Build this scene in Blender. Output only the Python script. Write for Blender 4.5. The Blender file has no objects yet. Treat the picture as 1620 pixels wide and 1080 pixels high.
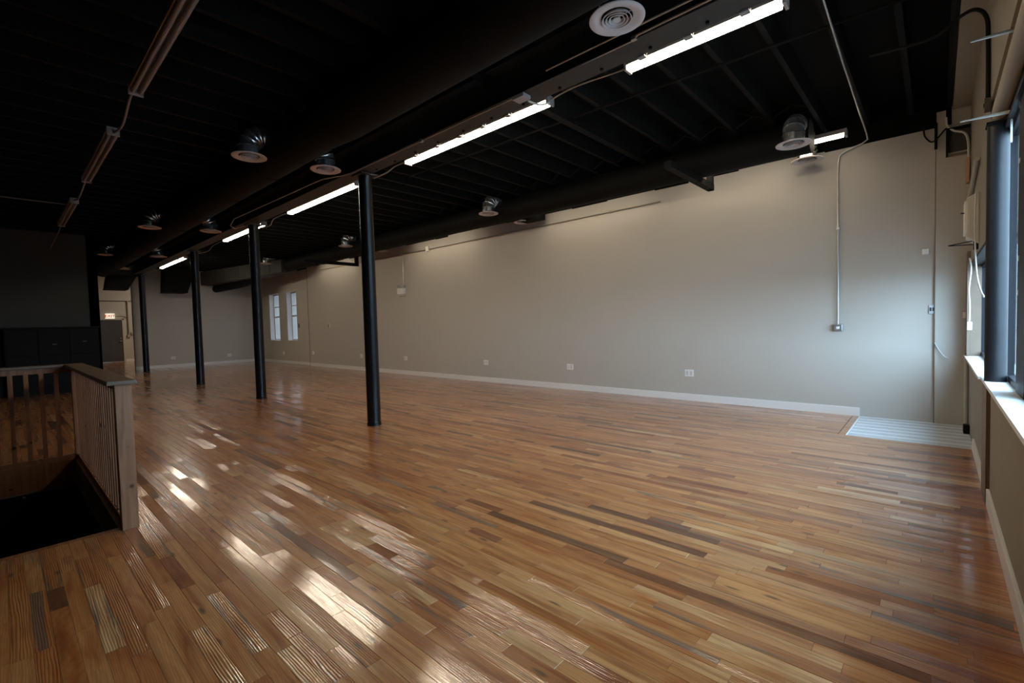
import bpy, bmesh, math, random
from mathutils import Vector, Matrix

random.seed(7)
sc = bpy.context.scene
COL = sc.collection

# ------------------------------------------------------------------ camera, world, exposure
FPX = 738.0
YAW, PIT, ROL = math.radians(42.33), math.radians(-2.19), math.radians(-1.50)
CAM = Vector((0, 0, 1.4))
_f = Vector((-math.sin(YAW) * math.cos(PIT), math.cos(YAW) * math.cos(PIT), math.sin(PIT)))
_r = Vector((math.cos(YAW), math.sin(YAW), 0))
_u = _r.cross(_f)
_r2 = math.cos(ROL) * _r + math.sin(ROL) * _u
_u2 = -math.sin(ROL) * _r + math.cos(ROL) * _u
cd = bpy.data.cameras.new('camera')
cam = bpy.data.objects.new('camera', cd)
COL.objects.link(cam)
M = Matrix((( _r2.x, _u2.x, -_f.x, CAM.x), (_r2.y, _u2.y, -_f.y, CAM.y), (_r2.z, _u2.z, -_f.z, CAM.z), (0, 0, 0, 1)))
cam.matrix_world = M
cd.sensor_width = 36
cd.lens = FPX * 36 / 1620
cd.clip_start = 0.02
cd.clip_end = 200
sc.camera = cam

TUBE = 68.0         # fluorescent tube radiance
SKY = 8.0          # daylight outside the windows
EXPO = 0.0

w = bpy.data.worlds.new('world')
sc.world = w
w.use_nodes = True
nt = w.node_tree
bg = nt.nodes['Background']
tc = nt.nodes.new('ShaderNodeTexCoord')
dp = nt.nodes.new('ShaderNodeVectorMath'); dp.operation = 'DOT_PRODUCT'
dp.inputs[1].default_value = Vector((.62, -.62, .48)).normalized()     # hazy bright side of the sky
mr = nt.nodes.new('ShaderNodeMapRange')
mr.interpolation_type = 'SMOOTHSTEP'
mr.inputs['From Min'].default_value = -.6; mr.inputs['From Max'].default_value = 1
mr.inputs['To Min'].default_value = .55; mr.inputs['To Max'].default_value = 2.6
sc_ = nt.nodes.new('ShaderNodeVectorMath'); sc_.operation = 'SCALE'
sc_.inputs[0].default_value = (.53, .755, 1.0)
nt.links.new(tc.outputs['Generated'], dp.inputs[0]); nt.links.new(dp.outputs['Value'], mr.inputs['Value'])
nt.links.new(mr.outputs[0], sc_.inputs['Scale']); nt.links.new(sc_.outputs[0], bg.inputs['Color'])
bg.inputs['Strength'].default_value = SKY

def portal(name, loc, rot, sx, sy):
    l = bpy.data.lights.new(name, 'AREA')
    l.shape = 'RECTANGLE'; l.size = sx; l.size_y = sy
    l.cycles.is_portal = True
    o = bpy.data.objects.new(name, l); COL.objects.link(o)
    o.location = loc; o.rotation_euler = rot
portal('daylight_portal', (0.44, 3.33, 1.8), (0, math.radians(90), 0), 1.84, 3.44)
portal('daylight_portal', (0.44, 6.41, 1.42), (0, math.radians(90), 0), 1.1, 2.62)

sc.view_settings.view_transform = 'Standard'
sc.view_settings.look = 'None'
sc.view_settings.gamma = 1
sc.view_settings.use_curve_mapping = False
sc.view_settings.exposure = EXPO
try:
    sc.cycles.use_denoising = True
    sc.cycles.max_bounces = 8
    sc.cycles.diffuse_bounces = 5
    sc.cycles.sample_clamp_indirect = 4
    sc.cycles.caustics_reflective = False
    sc.cycles.caustics_refractive = False
except Exception:
    pass

# ------------------------------------------------------------------ materials
def mat(name, col, rough=.6, metal=0, spec=.5, coat=0, coat_r=.1, bump=0, bscale=40, mottle=0, mscale=1.5):
    m = bpy.data.materials.new(name); m.use_nodes = True
    n = m.node_tree.nodes; l = m.node_tree.links
    p = n['Principled BSDF']
    p.inputs['Base Color'].default_value = (*col, 1)
    p.inputs['Roughness'].default_value = rough
    p.inputs['Metallic'].default_value = metal
    p.inputs['Specular IOR Level'].default_value = spec
    p.inputs['Coat Weight'].default_value = coat
    p.inputs['Coat Roughness'].default_value = coat_r
    if mottle or bump:
        g = n.new('ShaderNodeNewGeometry')
        if mottle:
            t = n.new('ShaderNodeTexNoise'); t.inputs['Scale'].default_value = mscale; t.inputs['Detail'].default_value = 5
            mx = n.new('ShaderNodeMix'); mx.data_type = 'RGBA'
            l.new(g.outputs['Position'], t.inputs['Vector'])
            l.new(t.outputs['Fac'], mx.inputs[0])
            a = tuple(c * (1 - mottle) for c in col); b = tuple(min(1, c * (1 + mottle)) for c in col)
            mx.inputs[6].default_value = (*a, 1); mx.inputs[7].default_value = (*b, 1)
            l.new(mx.outputs[2], p.inputs['Base Color'])
        if bump:
            t2 = n.new('ShaderNodeTexNoise'); t2.inputs['Scale'].default_value = bscale; t2.inputs['Detail'].default_value = 4
            b2 = n.new('ShaderNodeBump'); b2.inputs['Strength'].default_value = bump; b2.inputs['Distance'].default_value = .004
            l.new(g.outputs['Position'], t2.inputs['Vector'])
            l.new(t2.outputs['Fac'], b2.inputs['Height']); l.new(b2.outputs['Normal'], p.inputs['Normal'])
    return m

def emit(name, col, s):
    m = bpy.data.materials.new(name); m.use_nodes = True
    p = m.node_tree.nodes['Principled BSDF']
    p.inputs['Base Color'].default_value = (*col, 1)
    p.inputs['Emission Color'].default_value = (*col, 1)
    p.inputs['Emission Strength'].default_value = s
    return m

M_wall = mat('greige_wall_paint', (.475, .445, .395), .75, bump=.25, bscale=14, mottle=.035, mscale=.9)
M_wall_e = mat('brownish_dimmed_wall_paint', (.27, .245, .20), .8, bump=.3, bscale=14, mottle=.08, mscale=3)  # brownish, with the dim light on window wall and soffit put into the colour
M_wall_dark = mat('charcoal_wall_paint', (.060, .060, .054), .85, spec=.15, bump=.2, bscale=20)
M_white = mat('white_trim_paint', (.78, .76, .73), .4)
M_sill = mat('white_sill_paint', (.82, .84, .84), .5, mottle=.06, mscale=6)
M_ceil = mat('black_ceiling_paint', (.0035, .0035, .0035), .8, spec=.1, bump=.4, bscale=30)
M_joist = mat('black_joist_paint', (.0055, .0055, .005), .75, spec=.12, bump=.3, bscale=30)
M_beam = mat('dark_steel_paint', (.026, .026, .024), .55, mottle=.3, mscale=4)
M_duct = mat('matt_black_duct_paint', (.0045, .0045, .0042), .7, spec=.15)
M_plenum = mat('dark_grey_duct_lining', (.05, .05, .046), .8, mottle=.2, mscale=3)
M_col = mat('gloss_black_column_paint', (.004, .004, .005), .27, spec=.3, bump=.15, bscale=25)
M_tin = mat('bright_galvanised_tin', (.88, .88, .90), .24, metal=.92, bump=.15, bscale=9)
M_galv = mat('galvanised_steel', (.55, .56, .57), .38, metal=1, mottle=.12, mscale=12)
M_vent = mat('off_white_vent_enamel', (.62, .56, .54), .45)
M_fix = mat('white_fixture_enamel', (.36, .32, .30), .4)
M_dim = emit('weak_fluorescent_tube', (1.0, .88, .68), TUBE * .16)
M_off = mat('unlit_tube_glass', (.26, .235, .22), .25)
M_tube = emit('lit_fluorescent_tube', (1.0, .88, .68), TUBE)
M_pine = mat('knotty_pine', (.40, .215, .105), .5)
M_rail = mat('worn_brown_rail', (.16, .10, .06), .35, mottle=.25, mscale=9)
M_black = mat('black_paint', (.006, .006, .006), .7, spec=.15)
M_blackg = mat('satin_black_frame', (.010, .010, .014), .5, spec=.25)
M_winpost = mat('chalky_black_post_paint', (.008, .009, .011), .5, spec=.3, mottle=.45, mscale=14)
M_plate = mat('white_plastic', (.80, .79, .76), .35)
M_slot = mat('dark_slot', (.03, .03, .03), .6)
M_door = mat('dark_grey_metal_door', (.075, .072, .07), .42, metal=.2, mottle=.35, mscale=1.2)
M_frame = mat('cream_door_frame', (.50, .47, .40), .5)
M_exit = emit('lit_exit_panel', (1.0, .93, .74), .8)
M_red = emit('red_exit_letters', (.60, .03, .012), .35)
M_tile = mat('pale_grey_ribbed_board', (.50, .51, .52), .55, mottle=.12, mscale=8)
M_tilew = mat('white_rib', (.80, .82, .84), .5)
M_cable = mat('off_white_cable', (.62, .62, .58), .5)
M_dirt = mat('dark_rusty_box', (.07, .06, .05), .7, mottle=.5, mscale=20)
M_pipe = mat('cream_painted_pipe', (.36, .335, .27), .55, mottle=.12, mscale=8)
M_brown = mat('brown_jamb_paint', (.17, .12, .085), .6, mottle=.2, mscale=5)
M_sub = mat('subfloor', (.03, .02, .012), .9)
M_pave = mat('grey_pavement', (.33, .33, .32), .9)
M_plastic_clear = mat('milky_plastic', (.62, .68, .66), .3)

def pine_nodes(m, base, dark):
    n = m.node_tree.nodes; l = m.node_tree.links; p = n['Principled BSDF']
    g = n.new('ShaderNodeNewGeometry'); mp = n.new('ShaderNodeMapping'); mp.inputs['Scale'].default_value = (22, 22, 1.6)
    t = n.new('ShaderNodeTexNoise'); t.inputs['Scale'].default_value = 1.5; t.inputs['Detail'].default_value = 6; t.inputs['Distortion'].default_value = .6
    cr = n.new('ShaderNodeValToRGB'); cr.color_ramp.elements[0].position = .3; cr.color_ramp.elements[1].position = .65
    cr.color_ramp.elements[0].color = (*dark, 1); cr.color_ramp.elements[1].color = (*base, 1)
    v = n.new('ShaderNodeTexVoronoi'); v.inputs['Scale'].default_value = 5.5
    k = n.new('ShaderNodeValToRGB'); k.color_ramp.elements[0].position = .07; k.color_ramp.elements[0].color = (.10, .035, .02, 1)
    k.color_ramp.elements[1].position = .13; k.color_ramp.elements[1].color = (1, 1, 1, 1)
    mx = n.new('ShaderNodeMix'); mx.data_type = 'RGBA'; mx.blend_type = 'MULTIPLY'; mx.inputs[0].default_value = 1
    l.new(g.outputs['Position'], mp.inputs['Vector']); l.new(mp.outputs[0], t.inputs['Vector'])
    l.new(g.outputs['Position'], v.inputs['Vector'])
    l.new(t.outputs['Fac'], cr.inputs[0]); l.new(v.outputs['Distance'], k.inputs[0])
    l.new(cr.outputs[0], mx.inputs[6]); l.new(k.outputs[0], mx.inputs[7]); l.new(mx.outputs[2], p.inputs['Base Color'])
pine_nodes(M_pine, (.38, .18, .085), (.23, .095, .045))

def glass():
    m = bpy.data.materials.new('window_glass'); m.use_nodes = True
    n = m.node_tree.nodes; l = m.node_tree.links
    n.remove(n['Principled BSDF']); out = n['Material Output']
    t = n.new('ShaderNodeBsdfTransparent'); t.inputs[0].default_value = (.92, .96, .97, 1)
    g = n.new('ShaderNodeBsdfGlossy'); g.inputs['Roughness'].default_value = .03
    lw = n.new('ShaderNodeLayerWeight'); lw.inputs[0].default_value = .5
    pw = n.new('ShaderNodeMath'); pw.operation = 'POWER'; pw.inputs[1].default_value = 5
    fr = n.new('ShaderNodeMath'); fr.operation = 'MULTIPLY_ADD'; fr.inputs[1].default_value = .6; fr.inputs[2].default_value = .04
    l.new(lw.outputs['Facing'], pw.inputs[0]); l.new(pw.outputs[0], fr.inputs[0])
    mx = n.new('ShaderNodeMixShader')
    l.new(fr.outputs[0], mx.inputs[0]); l.new(t.outputs[0], mx.inputs[1]); l.new(g.outputs[0], mx.inputs[2]); l.new(mx.outputs[0], out.inputs[0])
    return m
M_glass = glass()

def oak():
    m = bpy.data.materials.new('varnished_oak_strip'); m.use_nodes = True
    n = m.node_tree.nodes; l = m.node_tree.links; p = n['Principled BSDF']
    at = n.new('ShaderNodeVertexColor'); at.layer_name = 'tone'
    sp = n.new('ShaderNodeSeparateColor'); l.new(at.outputs[0], sp.inputs[0])
    g = n.new('ShaderNodeNewGeometry')
    def math_(op, a, b=None, c=None):
        q = n.new('ShaderNodeMath'); q.operation = op
        for i, v in enumerate((a, b, c)):
            if v is None: continue
            if isinstance(v, (int, float)): q.inputs[i].default_value = v
            else: l.new(v, q.inputs[i])
        return q.outputs[0]
    cb = n.new('ShaderNodeCombineXYZ')
    l.new(math_('MULTIPLY', sp.outputs[1], 37.0), cb.inputs[0]); l.new(math_('MULTIPLY', sp.outputs[2], 53.0), cb.inputs[1]); l.new(math_('MULTIPLY', sp.outputs[1], 19.0), cb.inputs[2])
    ad = n.new('ShaderNodeVectorMath'); ad.operation = 'ADD'
    l.new(g.outputs['Position'], ad.inputs[0]); l.new(cb.outputs[0], ad.inputs[1])
    def mapped(s):
        q = n.new('ShaderNodeMapping'); q.inputs['Scale'].default_value = s; l.new(ad.outputs[0], q.inputs['Vector']); return q.outputs[0]
    # fine pore grain
    fg = n.new('ShaderNodeTexNoise'); fg.inputs['Scale'].default_value = 1; fg.inputs['Detail'].default_value = 5; fg.inputs['Roughness'].default_value = .65
    l.new(mapped((4, 85, 20)), fg.inputs['Vector'])
    # cathedral figure
    wv = n.new('ShaderNodeTexWave'); wv.wave_type = 'RINGS'; wv.rings_direction = 'Z'
    wv.inputs['Scale'].default_value = 7; wv.inputs['Distortion'].default_value = 9; wv.inputs['Detail'].default_value = 2.5
    wv.inputs['Detail Scale'].default_value = .55; wv.inputs['Detail Roughness'].default_value = .55
    l.new(mapped((.55, 4.6, 1)), wv.inputs['Vector'])
    # broad streaks
    st = n.new('ShaderNodeTexNoise'); st.inputs['Scale'].default_value = 1; st.inputs['Detail'].default_value = 3; st.inputs['Distortion'].default_value = .5
    l.new(mapped((1.3, 26, 5)), st.inputs['Vector'])
    # plank tone
    cr = n.new('ShaderNodeValToRGB'); e = cr.color_ramp.elements
    cols = [(0, (.12, .055, .026)), (.10, (.26, .075, .022)), (.26, (.36, .120, .036)), (.46, (.47, .180, .054)), (.66, (.53, .225, .074)), (.86, (.57, .27, .100)), (1, (.66, .40, .19))]
    e[0].position, e[0].color = cols[0][0], (*cols[0][1], 1); e[1].position, e[1].color = cols[-1][0], (*cols[-1][1], 1)
    for ps, c in cols[1:-1]:
        x = e.new(ps); x.color = (*c, 1)
    l.new(sp.outputs[0], cr.inputs[0])
    def mix(a, b, f, bt='MIX'):
        q = n.new('ShaderNodeMix'); q.data_type = 'RGBA'; q.blend_type = bt
        for i, v in ((0, f), (6, a), (7, b)):
            if isinstance(v, tuple): q.inputs[i].default_value = (*v, 1)
            elif isinstance(v, (int, float)): q.inputs[i].default_value = v
            else: l.new(v, q.inputs[i])
        return q.outputs[2]
    def ramp(src, a, b, ca=(0, 0, 0), cb_=(1, 1, 1)):
        q = n.new('ShaderNodeValToRGB'); q.color_ramp.elements[0].position = a; q.color_ramp.elements[1].position = b
        q.color_ramp.elements[0].color = (*ca, 1); q.color_ramp.elements[1].color = (*cb_, 1); l.new(src, q.inputs[0]); return q.outputs[0]
    c1 = mix(cr.outputs[0], (.52, .40, .32), 1.0, 'MULTIPLY')
    figure = math_('MULTIPLY', ramp(wv.outputs['Fac'], .0, .42, (1, 1, 1), (0, 0, 0)), math_('MULTIPLY_ADD', sp.outputs[2], .6, .30))
    base = mix(cr.outputs[0], c1, figure)
    base = mix(base, c1, ramp(st.outputs['Fac'], .30, .52, (.85, .85, .85), (0, 0, 0)))
    bl = n.new('ShaderNodeTexNoise'); bl.inputs['Scale'].default_value = 1; bl.inputs['Detail'].default_value = 3; bl.inputs['Distortion'].default_value = 1.2
    l.new(mapped((1.9, 11, 2)), bl.inputs['Vector'])
    base = mix(base, mix(base, (.70, .48, .36), 1.0, 'MULTIPLY'), ramp(bl.outputs['Fac'], .46, .66, (0, 0, 0), (.85, .85, .85)))
    # dark mineral streaks, on some boards only
    ms = n.new('ShaderNodeTexNoise'); ms.inputs['Scale'].default_value = 1; ms.inputs['Detail'].default_value = 2; ms.inputs['Distortion'].default_value = 1
    l.new(mapped((.9, 17, 3)), ms.inputs['Vector'])
    mk = math_('MULTIPLY', ramp(ms.outputs['Fac'], .57, .64), math_('GREATER_THAN', sp.outputs[2], .55))
    base = mix(base, (.10, .078, .060), math_('MULTIPLY', mk, .75))
    base = mix(base, (.26, .115, .05), math_('MULTIPLY', ramp(fg.outputs['Fac'], .36, .5, (1, 1, 1), (0, 0, 0)), .4))
    kn = n.new('ShaderNodeTexVoronoi'); kn.voronoi_dimensions = '2D'; kn.inputs['Scale'].default_value = 1; l.new(mapped((1.6, 5.5, 1)), kn.inputs['Vector'])
    km = math_('MULTIPLY', ramp(kn.outputs['Distance'], .035, .085, (1, 1, 1), (0, 0, 0)), math_('LESS_THAN', sp.outputs[1], .4))
    base = mix(base, (.085, .040, .022), math_('MULTIPLY', km, .8))
    l.new(base, p.inputs['Base Color'])
    p.inputs['Roughness'].default_value = .34
    p.inputs['Specular IOR Level'].default_value = .2
    p.inputs['Coat Weight'].default_value = 1.0
    p.inputs['Coat Roughness'].default_value = .085
    # relief: grain and light cupping
    lf = n.new('ShaderNodeTexNoise'); lf.inputs['Scale'].default_value = 1; lf.inputs['Detail'].default_value = 2
    l.new(mapped((3, 9, 3)), lf.inputs['Vector'])
    hgt = math_('ADD', math_('MULTIPLY', wv.outputs['Fac'], math_('MULTIPLY_ADD', math_('GREATER_THAN', sp.outputs[2], .6), .5, .08)), math_('MULTIPLY', fg.outputs['Fac'], .22))
    hgt = math_('ADD', hgt, math_('MULTIPLY', lf.outputs['Fac'], 1.3))
    b = n.new('ShaderNodeBump'); b.inputs['Strength'].default_value = .6; b.inputs['Distance'].default_value = .0017
    l.new(hgt, b.inputs['Height']); l.new(b.outputs[0], p.inputs['Normal']); l.new(b.outputs[0], p.inputs['Coat Normal'])
    return m
M_oak = oak()

# ------------------------------------------------------------------ mesh helpers
def add_box(bm, lo, hi):
    x0, y0, z0 = lo; x1, y1, z1 = hi
    v = [bm.verts.new(c) for c in ((x0, y0, z0), (x1, y0, z0), (x1, y1, z0), (x0, y1, z0), (x0, y0, z1), (x1, y0, z1), (x1, y1, z1), (x0, y1, z1))]
    for f in ((3, 2, 1, 0), (4, 5, 6, 7), (0, 1, 5, 4), (1, 2, 6, 5), (2, 3, 7, 6), (3, 0, 4, 7)):
        bm.faces.new([v[i] for i in f])

def add_prism(bm, a, b):
    """two matching polygons a and b -> closed solid"""
    va = [bm.verts.new(p) for p in a]; vb = [bm.verts.new(p) for p in b]
    n = len(a)
    bm.faces.new(va[::-1]); bm.faces.new(vb)
    for i in range(n):
        bm.faces.new((va[i], va[(i + 1) % n], vb[(i + 1) % n], vb[i]))

def add_tube(bm, pts, r, seg=10, radii=None, cap=True):
    pts = [Vector(p) for p in pts]
    rings = []
    ref = None
    for i, p in enumerate(pts):
        a = pts[max(i - 1, 0)]; b = pts[min(i + 1, len(pts) - 1)]
        d = (b - a).normalized()
        if ref is None:
            ref = Vector((0, 0, 1)) if abs(d.z) < .9 else Vector((1, 0, 0))
        s = d.cross(ref)
        if s.length < 1e-5: s = d.cross(Vector((0, 1, 0)))
        s.normalize(); t = s.cross(d).normalized(); ref = t
        rr = radii[i] if radii else r
        rings.append([bm.verts.new(p + rr * (math.cos(2 * math.pi * k / seg) * s + math.sin(2 * math.pi * k / seg) * t)) for k in range(seg)])
    for A, B in zip(rings, rings[1:]):
        for k in range(seg):
            bm.faces.new((A[k], A[(k + 1) % seg], B[(k + 1) % seg], B[k]))
    if cap:
        bm.faces.new(rings[0][::-1]); bm.faces.new(rings[-1])

def add_lathe(bm, prof, seg=28, at=(0, 0, 0), closed=True):
    at = Vector(at)
    rings = [[bm.verts.new(at + Vector((r * math.cos(2 * math.pi * k / seg), r * math.sin(2 * math.pi * k / seg), z))) for k in range(seg)] for r, z in prof]
    n = len(rings)
    for i in range(n if closed else n - 1):
        A, B = rings[i], rings[(i + 1) % n]
        for k in range(seg):
            bm.faces.new((A[k], A[(k + 1) % seg], B[(k + 1) % seg], B[k]))
    if not closed:
        bm.faces.new(rings[0][::-1]); bm.faces.new(rings[-1])

def smooth_path(pts, n=6):
    P = [Vector(p) for p in pts]; out = []
    for i in range(len(P) - 1):
        p0 = P[max(i - 1, 0)]; p1 = P[i]; p2 = P[i + 1]; p3 = P[min(i + 2, len(P) - 1)]
        for k in range(n):
            t = k / n
            out.append(.5 * ((2 * p1) + (-p0 + p2) * t + (2 * p0 - 5 * p1 + 4 * p2 - p3) * t * t + (-p0 + 3 * p1 - 3 * p2 + p3) * t ** 3))
    out.append(P[-1]); return out

def obj(name, bm, m, parent=None, smooth=None, bevel=0):
    me = bpy.data.meshes.new(name)
    bmesh.ops.recalc_face_normals(bm, faces=bm.faces)
    if bevel:
        bmesh.ops.bevel(bm, geom=list(bm.edges), offset=bevel, segments=2, affect='EDGES', profile=.7)
    if smooth is not None:
        for f in bm.faces: f.smooth = True
        for e in bm.edges:
            if len(e.link_faces) == 2 and e.calc_face_angle(0) > smooth: e.smooth = False
    bm.to_mesh(me); bm.free()
    me.materials.append(m)
    o = bpy.data.objects.new(name, me); COL.objects.link(o)
    if parent is not None: o.parent = parent
    return o

def tag(o, label=None, cat=None, group=None, kind=None):
    if label: o['label'] = label
    if cat: o['category'] = cat
    if group: o['group'] = group
    if kind: o['kind'] = kind
    return o

def thing(name, label, cat, loc=(0, 0, 0), group=None, rz=0):
    o = bpy.data.objects.new(name, None); COL.objects.link(o)
    o.empty_display_size = .1
    o.location = loc; o.rotation_euler = (0, 0, rz)
    return tag(o, label, cat, group)

def boxes(name, bs, m, parent=None, bevel=0, **k):
    bm = bmesh.new()
    for lo, hi in bs: add_box(bm, lo, hi)
    return obj(name, bm, m, parent, bevel=bevel)

def struct(name, bs, m, label, cat='structure', bevel=0, parent=None):
    o = boxes(name, bs, m, parent, bevel)
    return tag(o, label, cat, None, 'structure')

def tube(name, pts, r, m, parent=None, seg=10, n=0):
    bm = bmesh.new(); add_tube(bm, smooth_path(pts, n) if n else pts, r, seg)
    return obj(name, bm, m, parent, smooth=.9)

def copy_tree(o, parent=None):
    c = o.copy(); COL.objects.link(c)
    if parent is not None: c.parent = parent
    for ch in list(o.children): copy_tree(ch, c)
    return c

def holes_boxes(u0, u1, z0, z1, holes):
    """rectangles of a wall (u along, z up) around holes (u0,u1,z0,z1) sorted in u"""
    out = []; u = u0
    for a, b, c, d in holes:
        out.append((u, a, z0, z1)); out.append((a, b, z0, c)); out.append((a, b, d, z1)); u = b
    out.append((u, u1, z0, z1))
    return [q for q in out if q[1] - q[0] > 1e-4 and q[3] - q[2] > 1e-4]

# ------------------------------------------------------------------ setting
YN = 7.93           # long wall
XE = .29            # window wall
XW = -22.8          # end wall
XR = -30.4          # rear corridor wall
ZJ = 3.90           # underside of the joists
SX0, SX1, SY0, SY1 = -7.25, -4.37, -1.6, .53   # stair opening

floor = struct('floor', [((XR - .2, SY1, -.12), (.45, YN + .3, -.022)), ((XR - .2, -2.6, -.12), (.45, SY0, -.022)),
                         ((XR - .2, SY0, -.12), (SX0, SY1, -.022)), ((SX1, SY0, -.12), (.45, SY1, -.022))], M_sub,
               'varnished oak strip floor of the large empty hall', 'floor')

# floor boards
PW = .0705
def cam_px(p):
    q = Vector(p) - CAM; z = q.dot(_f)
    if z < .15: return None
    return 810 + FPX * q.dot(_r2) / z, 540 - FPX * q.dot(_u2) / z
PATCH = (-.765, .29, 6.59, YN)
def cut_runs(y0, y1):
    runs = [(XR, XE)]
    def sub(runs, a, b):
        o = []
        for s, e in runs:
            if b <= s or a >= e: o.append((s, e)); continue
            if a > s: o.append((s, a))
            if b < e: o.append((b, e))
        return o
    ym = (y0 + y1) / 2
    if SY0 < ym < SY1: runs = sub(runs, SX0, SX1 + .05)
    if ym > PATCH[2]: runs = sub(runs, PATCH[0] - .09, PATCH[1])
    return runs
planks = []
y = -2.5
while y < YN:
    y1 = min(y + PW, YN)
    for s, e in cut_runs(y, y1):
        x = s - random.random() * .9
        while x < e:
            L = random.choice((.28, .4, .5, .62, .75, .9, 1.1, 1.4)) * random.uniform(.85, 1.15)
            a, b = max(x, s), min(x + L, e)
            if b - a > .02: planks.append((a, b, y, y1))
            x += L
    y = y1
# border boards: stair nosing and the board beside the grey patch
planks.append((SX1, SX1 + .05, SY0, SY1))
yb = PATCH[2]
planks.append((PATCH[0] - .085, PATCH[0] - .012, PATCH[2], PATCH[3]))

def plank_mesh(me_name, lst, tones):
    verts, faces, cols = [], [], []
    for (a, b, c, d), t in zip(lst, tones):
        g = .0005; a += g * .7; b -= g * .7; c += g * .55; d -= g * .55
        h = t[3]; k = len(verts); ch = .0007
        ch = min(ch, (b - a) / 4, (d - c) / 4)
        verts += [(a, c, -.02), (b, c, -.02), (b, d, -.02), (a, d, -.02), (a, c, -ch + h), (b, c, -ch + h), (b, d, -ch + h), (a, d, -ch + h),
                  (a + ch, c + ch, h), (b - ch, c + ch, h + t[4]), (b - ch, d - ch, h), (a + ch, d - ch, h + t[4])]
        fs = [(8, 9, 10), (8, 10, 11), (4, 5, 9, 8), (5, 6, 10, 9), (6, 7, 11, 10), (7, 4, 8, 11), (0, 1, 5, 4), (1, 2, 6, 5), (2, 3, 7, 6), (3, 0, 4, 7)]
        faces += [tuple(k + i for i in f) for f in fs]
        cols += [t[:3]] * sum(len(f) for f in fs)
    me = bpy.data.meshes.new(me_name); me.from_pydata(verts, [], faces)
    ca = me.color_attributes.new('tone', 'FLOAT_COLOR', 'CORNER')
    buf = []
    for c in cols: buf += [c[0], c[1], c[2], 1.0]
    ca.data.foreach_set('color', buf)
    me.materials.append(M_oak); me.update()
    return me
def tone():
    r = random.random()
    v = random.betavariate(4.2, 2.6) if r > .10 else random.uniform(0, .22) if r > .03 else random.uniform(.9, 1)
    return (v, random.random(), random.random(), random.uniform(-.0004, .0004), random.uniform(-.00012, .00012))
tones = [tone() for _ in planks]
for i in (-1,): tones[i] = (.6, .3, .2, 0, 0)
def scr_area(p):
    a, b, c, d = p
    pts = [cam_px((x_, y_, 0)) for x_, y_ in ((a, c), (b, c), (b, d), (a, d))]
    if any(q is None for q in pts):
        return 0
    cx = sum(q[0] for q in pts) / 4; cy = sum(q[1] for q in pts) / 4
    ar = abs(sum(pts[i][0] * pts[(i + 1) % 4][1] - pts[(i + 1) % 4][0] * pts[i][1] for i in range(4))) / 2
    inside = sum(0 <= q[0] <= 1620 and 0 <= q[1] <= 1080 for q in pts) + (0 <= cx <= 1620 and 0 <= cy <= 1080)
    return ar * inside / 5
order = sorted(range(len(planks)), key=lambda i: -scr_area(planks[i]))
for i in order[:298]:
    o = bpy.data.objects.new('plank', plank_mesh('plank', [planks[i]], [tones[i]])); COL.objects.link(o); o.parent = floor
rest = order[298:]
o = bpy.data.objects.new('plank_field', plank_mesh('plank_field', [planks[i] for i in rest], [tones[i] for i in rest]))
COL.objects.link(o); o.parent = floor; o['kind'] = 'stuff'

# grey ribbed patch in the corner
patch = tag(boxes('floor_patch', [((PATCH[0], PATCH[2], -.02), (PATCH[1], PATCH[3], -.008))], M_tile),
            'pale grey ribbed boarding let into the wooden floor at the window corner', 'floor patch')
yy = PATCH[2]
k = 0
while yy < YN - .02:
    ww = .19
    boxes('ribbed_board', [((PATCH[0] + .006, yy + .004, -.008), (PATCH[1] - .003, min(yy + ww - .034, YN), -.001))], M_tile, patch)
    boxes('rib', [((PATCH[0] + .006, yy + ww - .034, -.008), (PATCH[1] - .003, min(yy + ww, YN), .004))], M_tilew, patch)
    yy += ww
boxes('edge_strip', [((PATCH[0] - .012, PATCH[2], -.01), (PATCH[0], YN, .003))], M_tilew, patch)

# walls
NW = [(-21.50, -20.48, .95, 2.92), (-19.69, -18.78, .95, 2.92)]
struct('wall_north', [((a, YN, c), (b, YN + .18, d)) for a, b, c, d in [(-17.62, XE + .2, 0, 4.15)]], M_wall, 'long greige painted wall running the whole length of the hall', 'wall')
struct('wall_north', [((a, YN + .05, c), (b, YN + .55, d)) for a, b, c, d in holes_boxes(-23.0, -17.62, 0, 4.15, NW)], M_wall, 'far end stretch of the long greige wall with two narrow windows', 'wall')
bm = bmesh.new()
rj = random.Random(3)
x = .12
while x > XW:
    L = rj.uniform(.25, .9); zb = 3.70 + rj.choice((0, 0, .012, .025, -.015)); yw = YN if x > -17.62 else YN + .05
    add_box(bm, (max(x - L, XW), yw - .006, zb), (x, yw + .001, 4.15)); x -= L
tag(obj('trim_1', bm, M_ceil), 'black paint band with a ragged lower edge along the top of the long wall', 'trim', None, 'structure')
struct('wall_corner_panel', [((-.015, YN - .035, 0.0), (XE, YN, 3.34)), ((-.015, YN - .035, 3.34), (.07, YN, 3.86))], M_wall, 'flat greige wall panel standing proud in the corner beside the windows', 'wall')
EW = [(1.60, 5.06, .86, 2.95), (5.06, 7.72, .86, 1.97)]
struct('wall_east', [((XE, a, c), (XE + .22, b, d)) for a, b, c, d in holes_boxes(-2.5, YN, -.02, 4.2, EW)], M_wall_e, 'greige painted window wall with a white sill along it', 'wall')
struct('wall_south', [((XR, -2.7, -.02), (XE + .2, -2.5, 4.2))], M_wall_dark, 'dark painted side wall behind the stair opening', 'wall')
WB = -16.2
struct('wall_west', [((XW - .22, 3.49, -.02), (XW, YN + .1, 4.2))], M_wall, 'greige end wall at the far end of the hall', 'wall')
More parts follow.
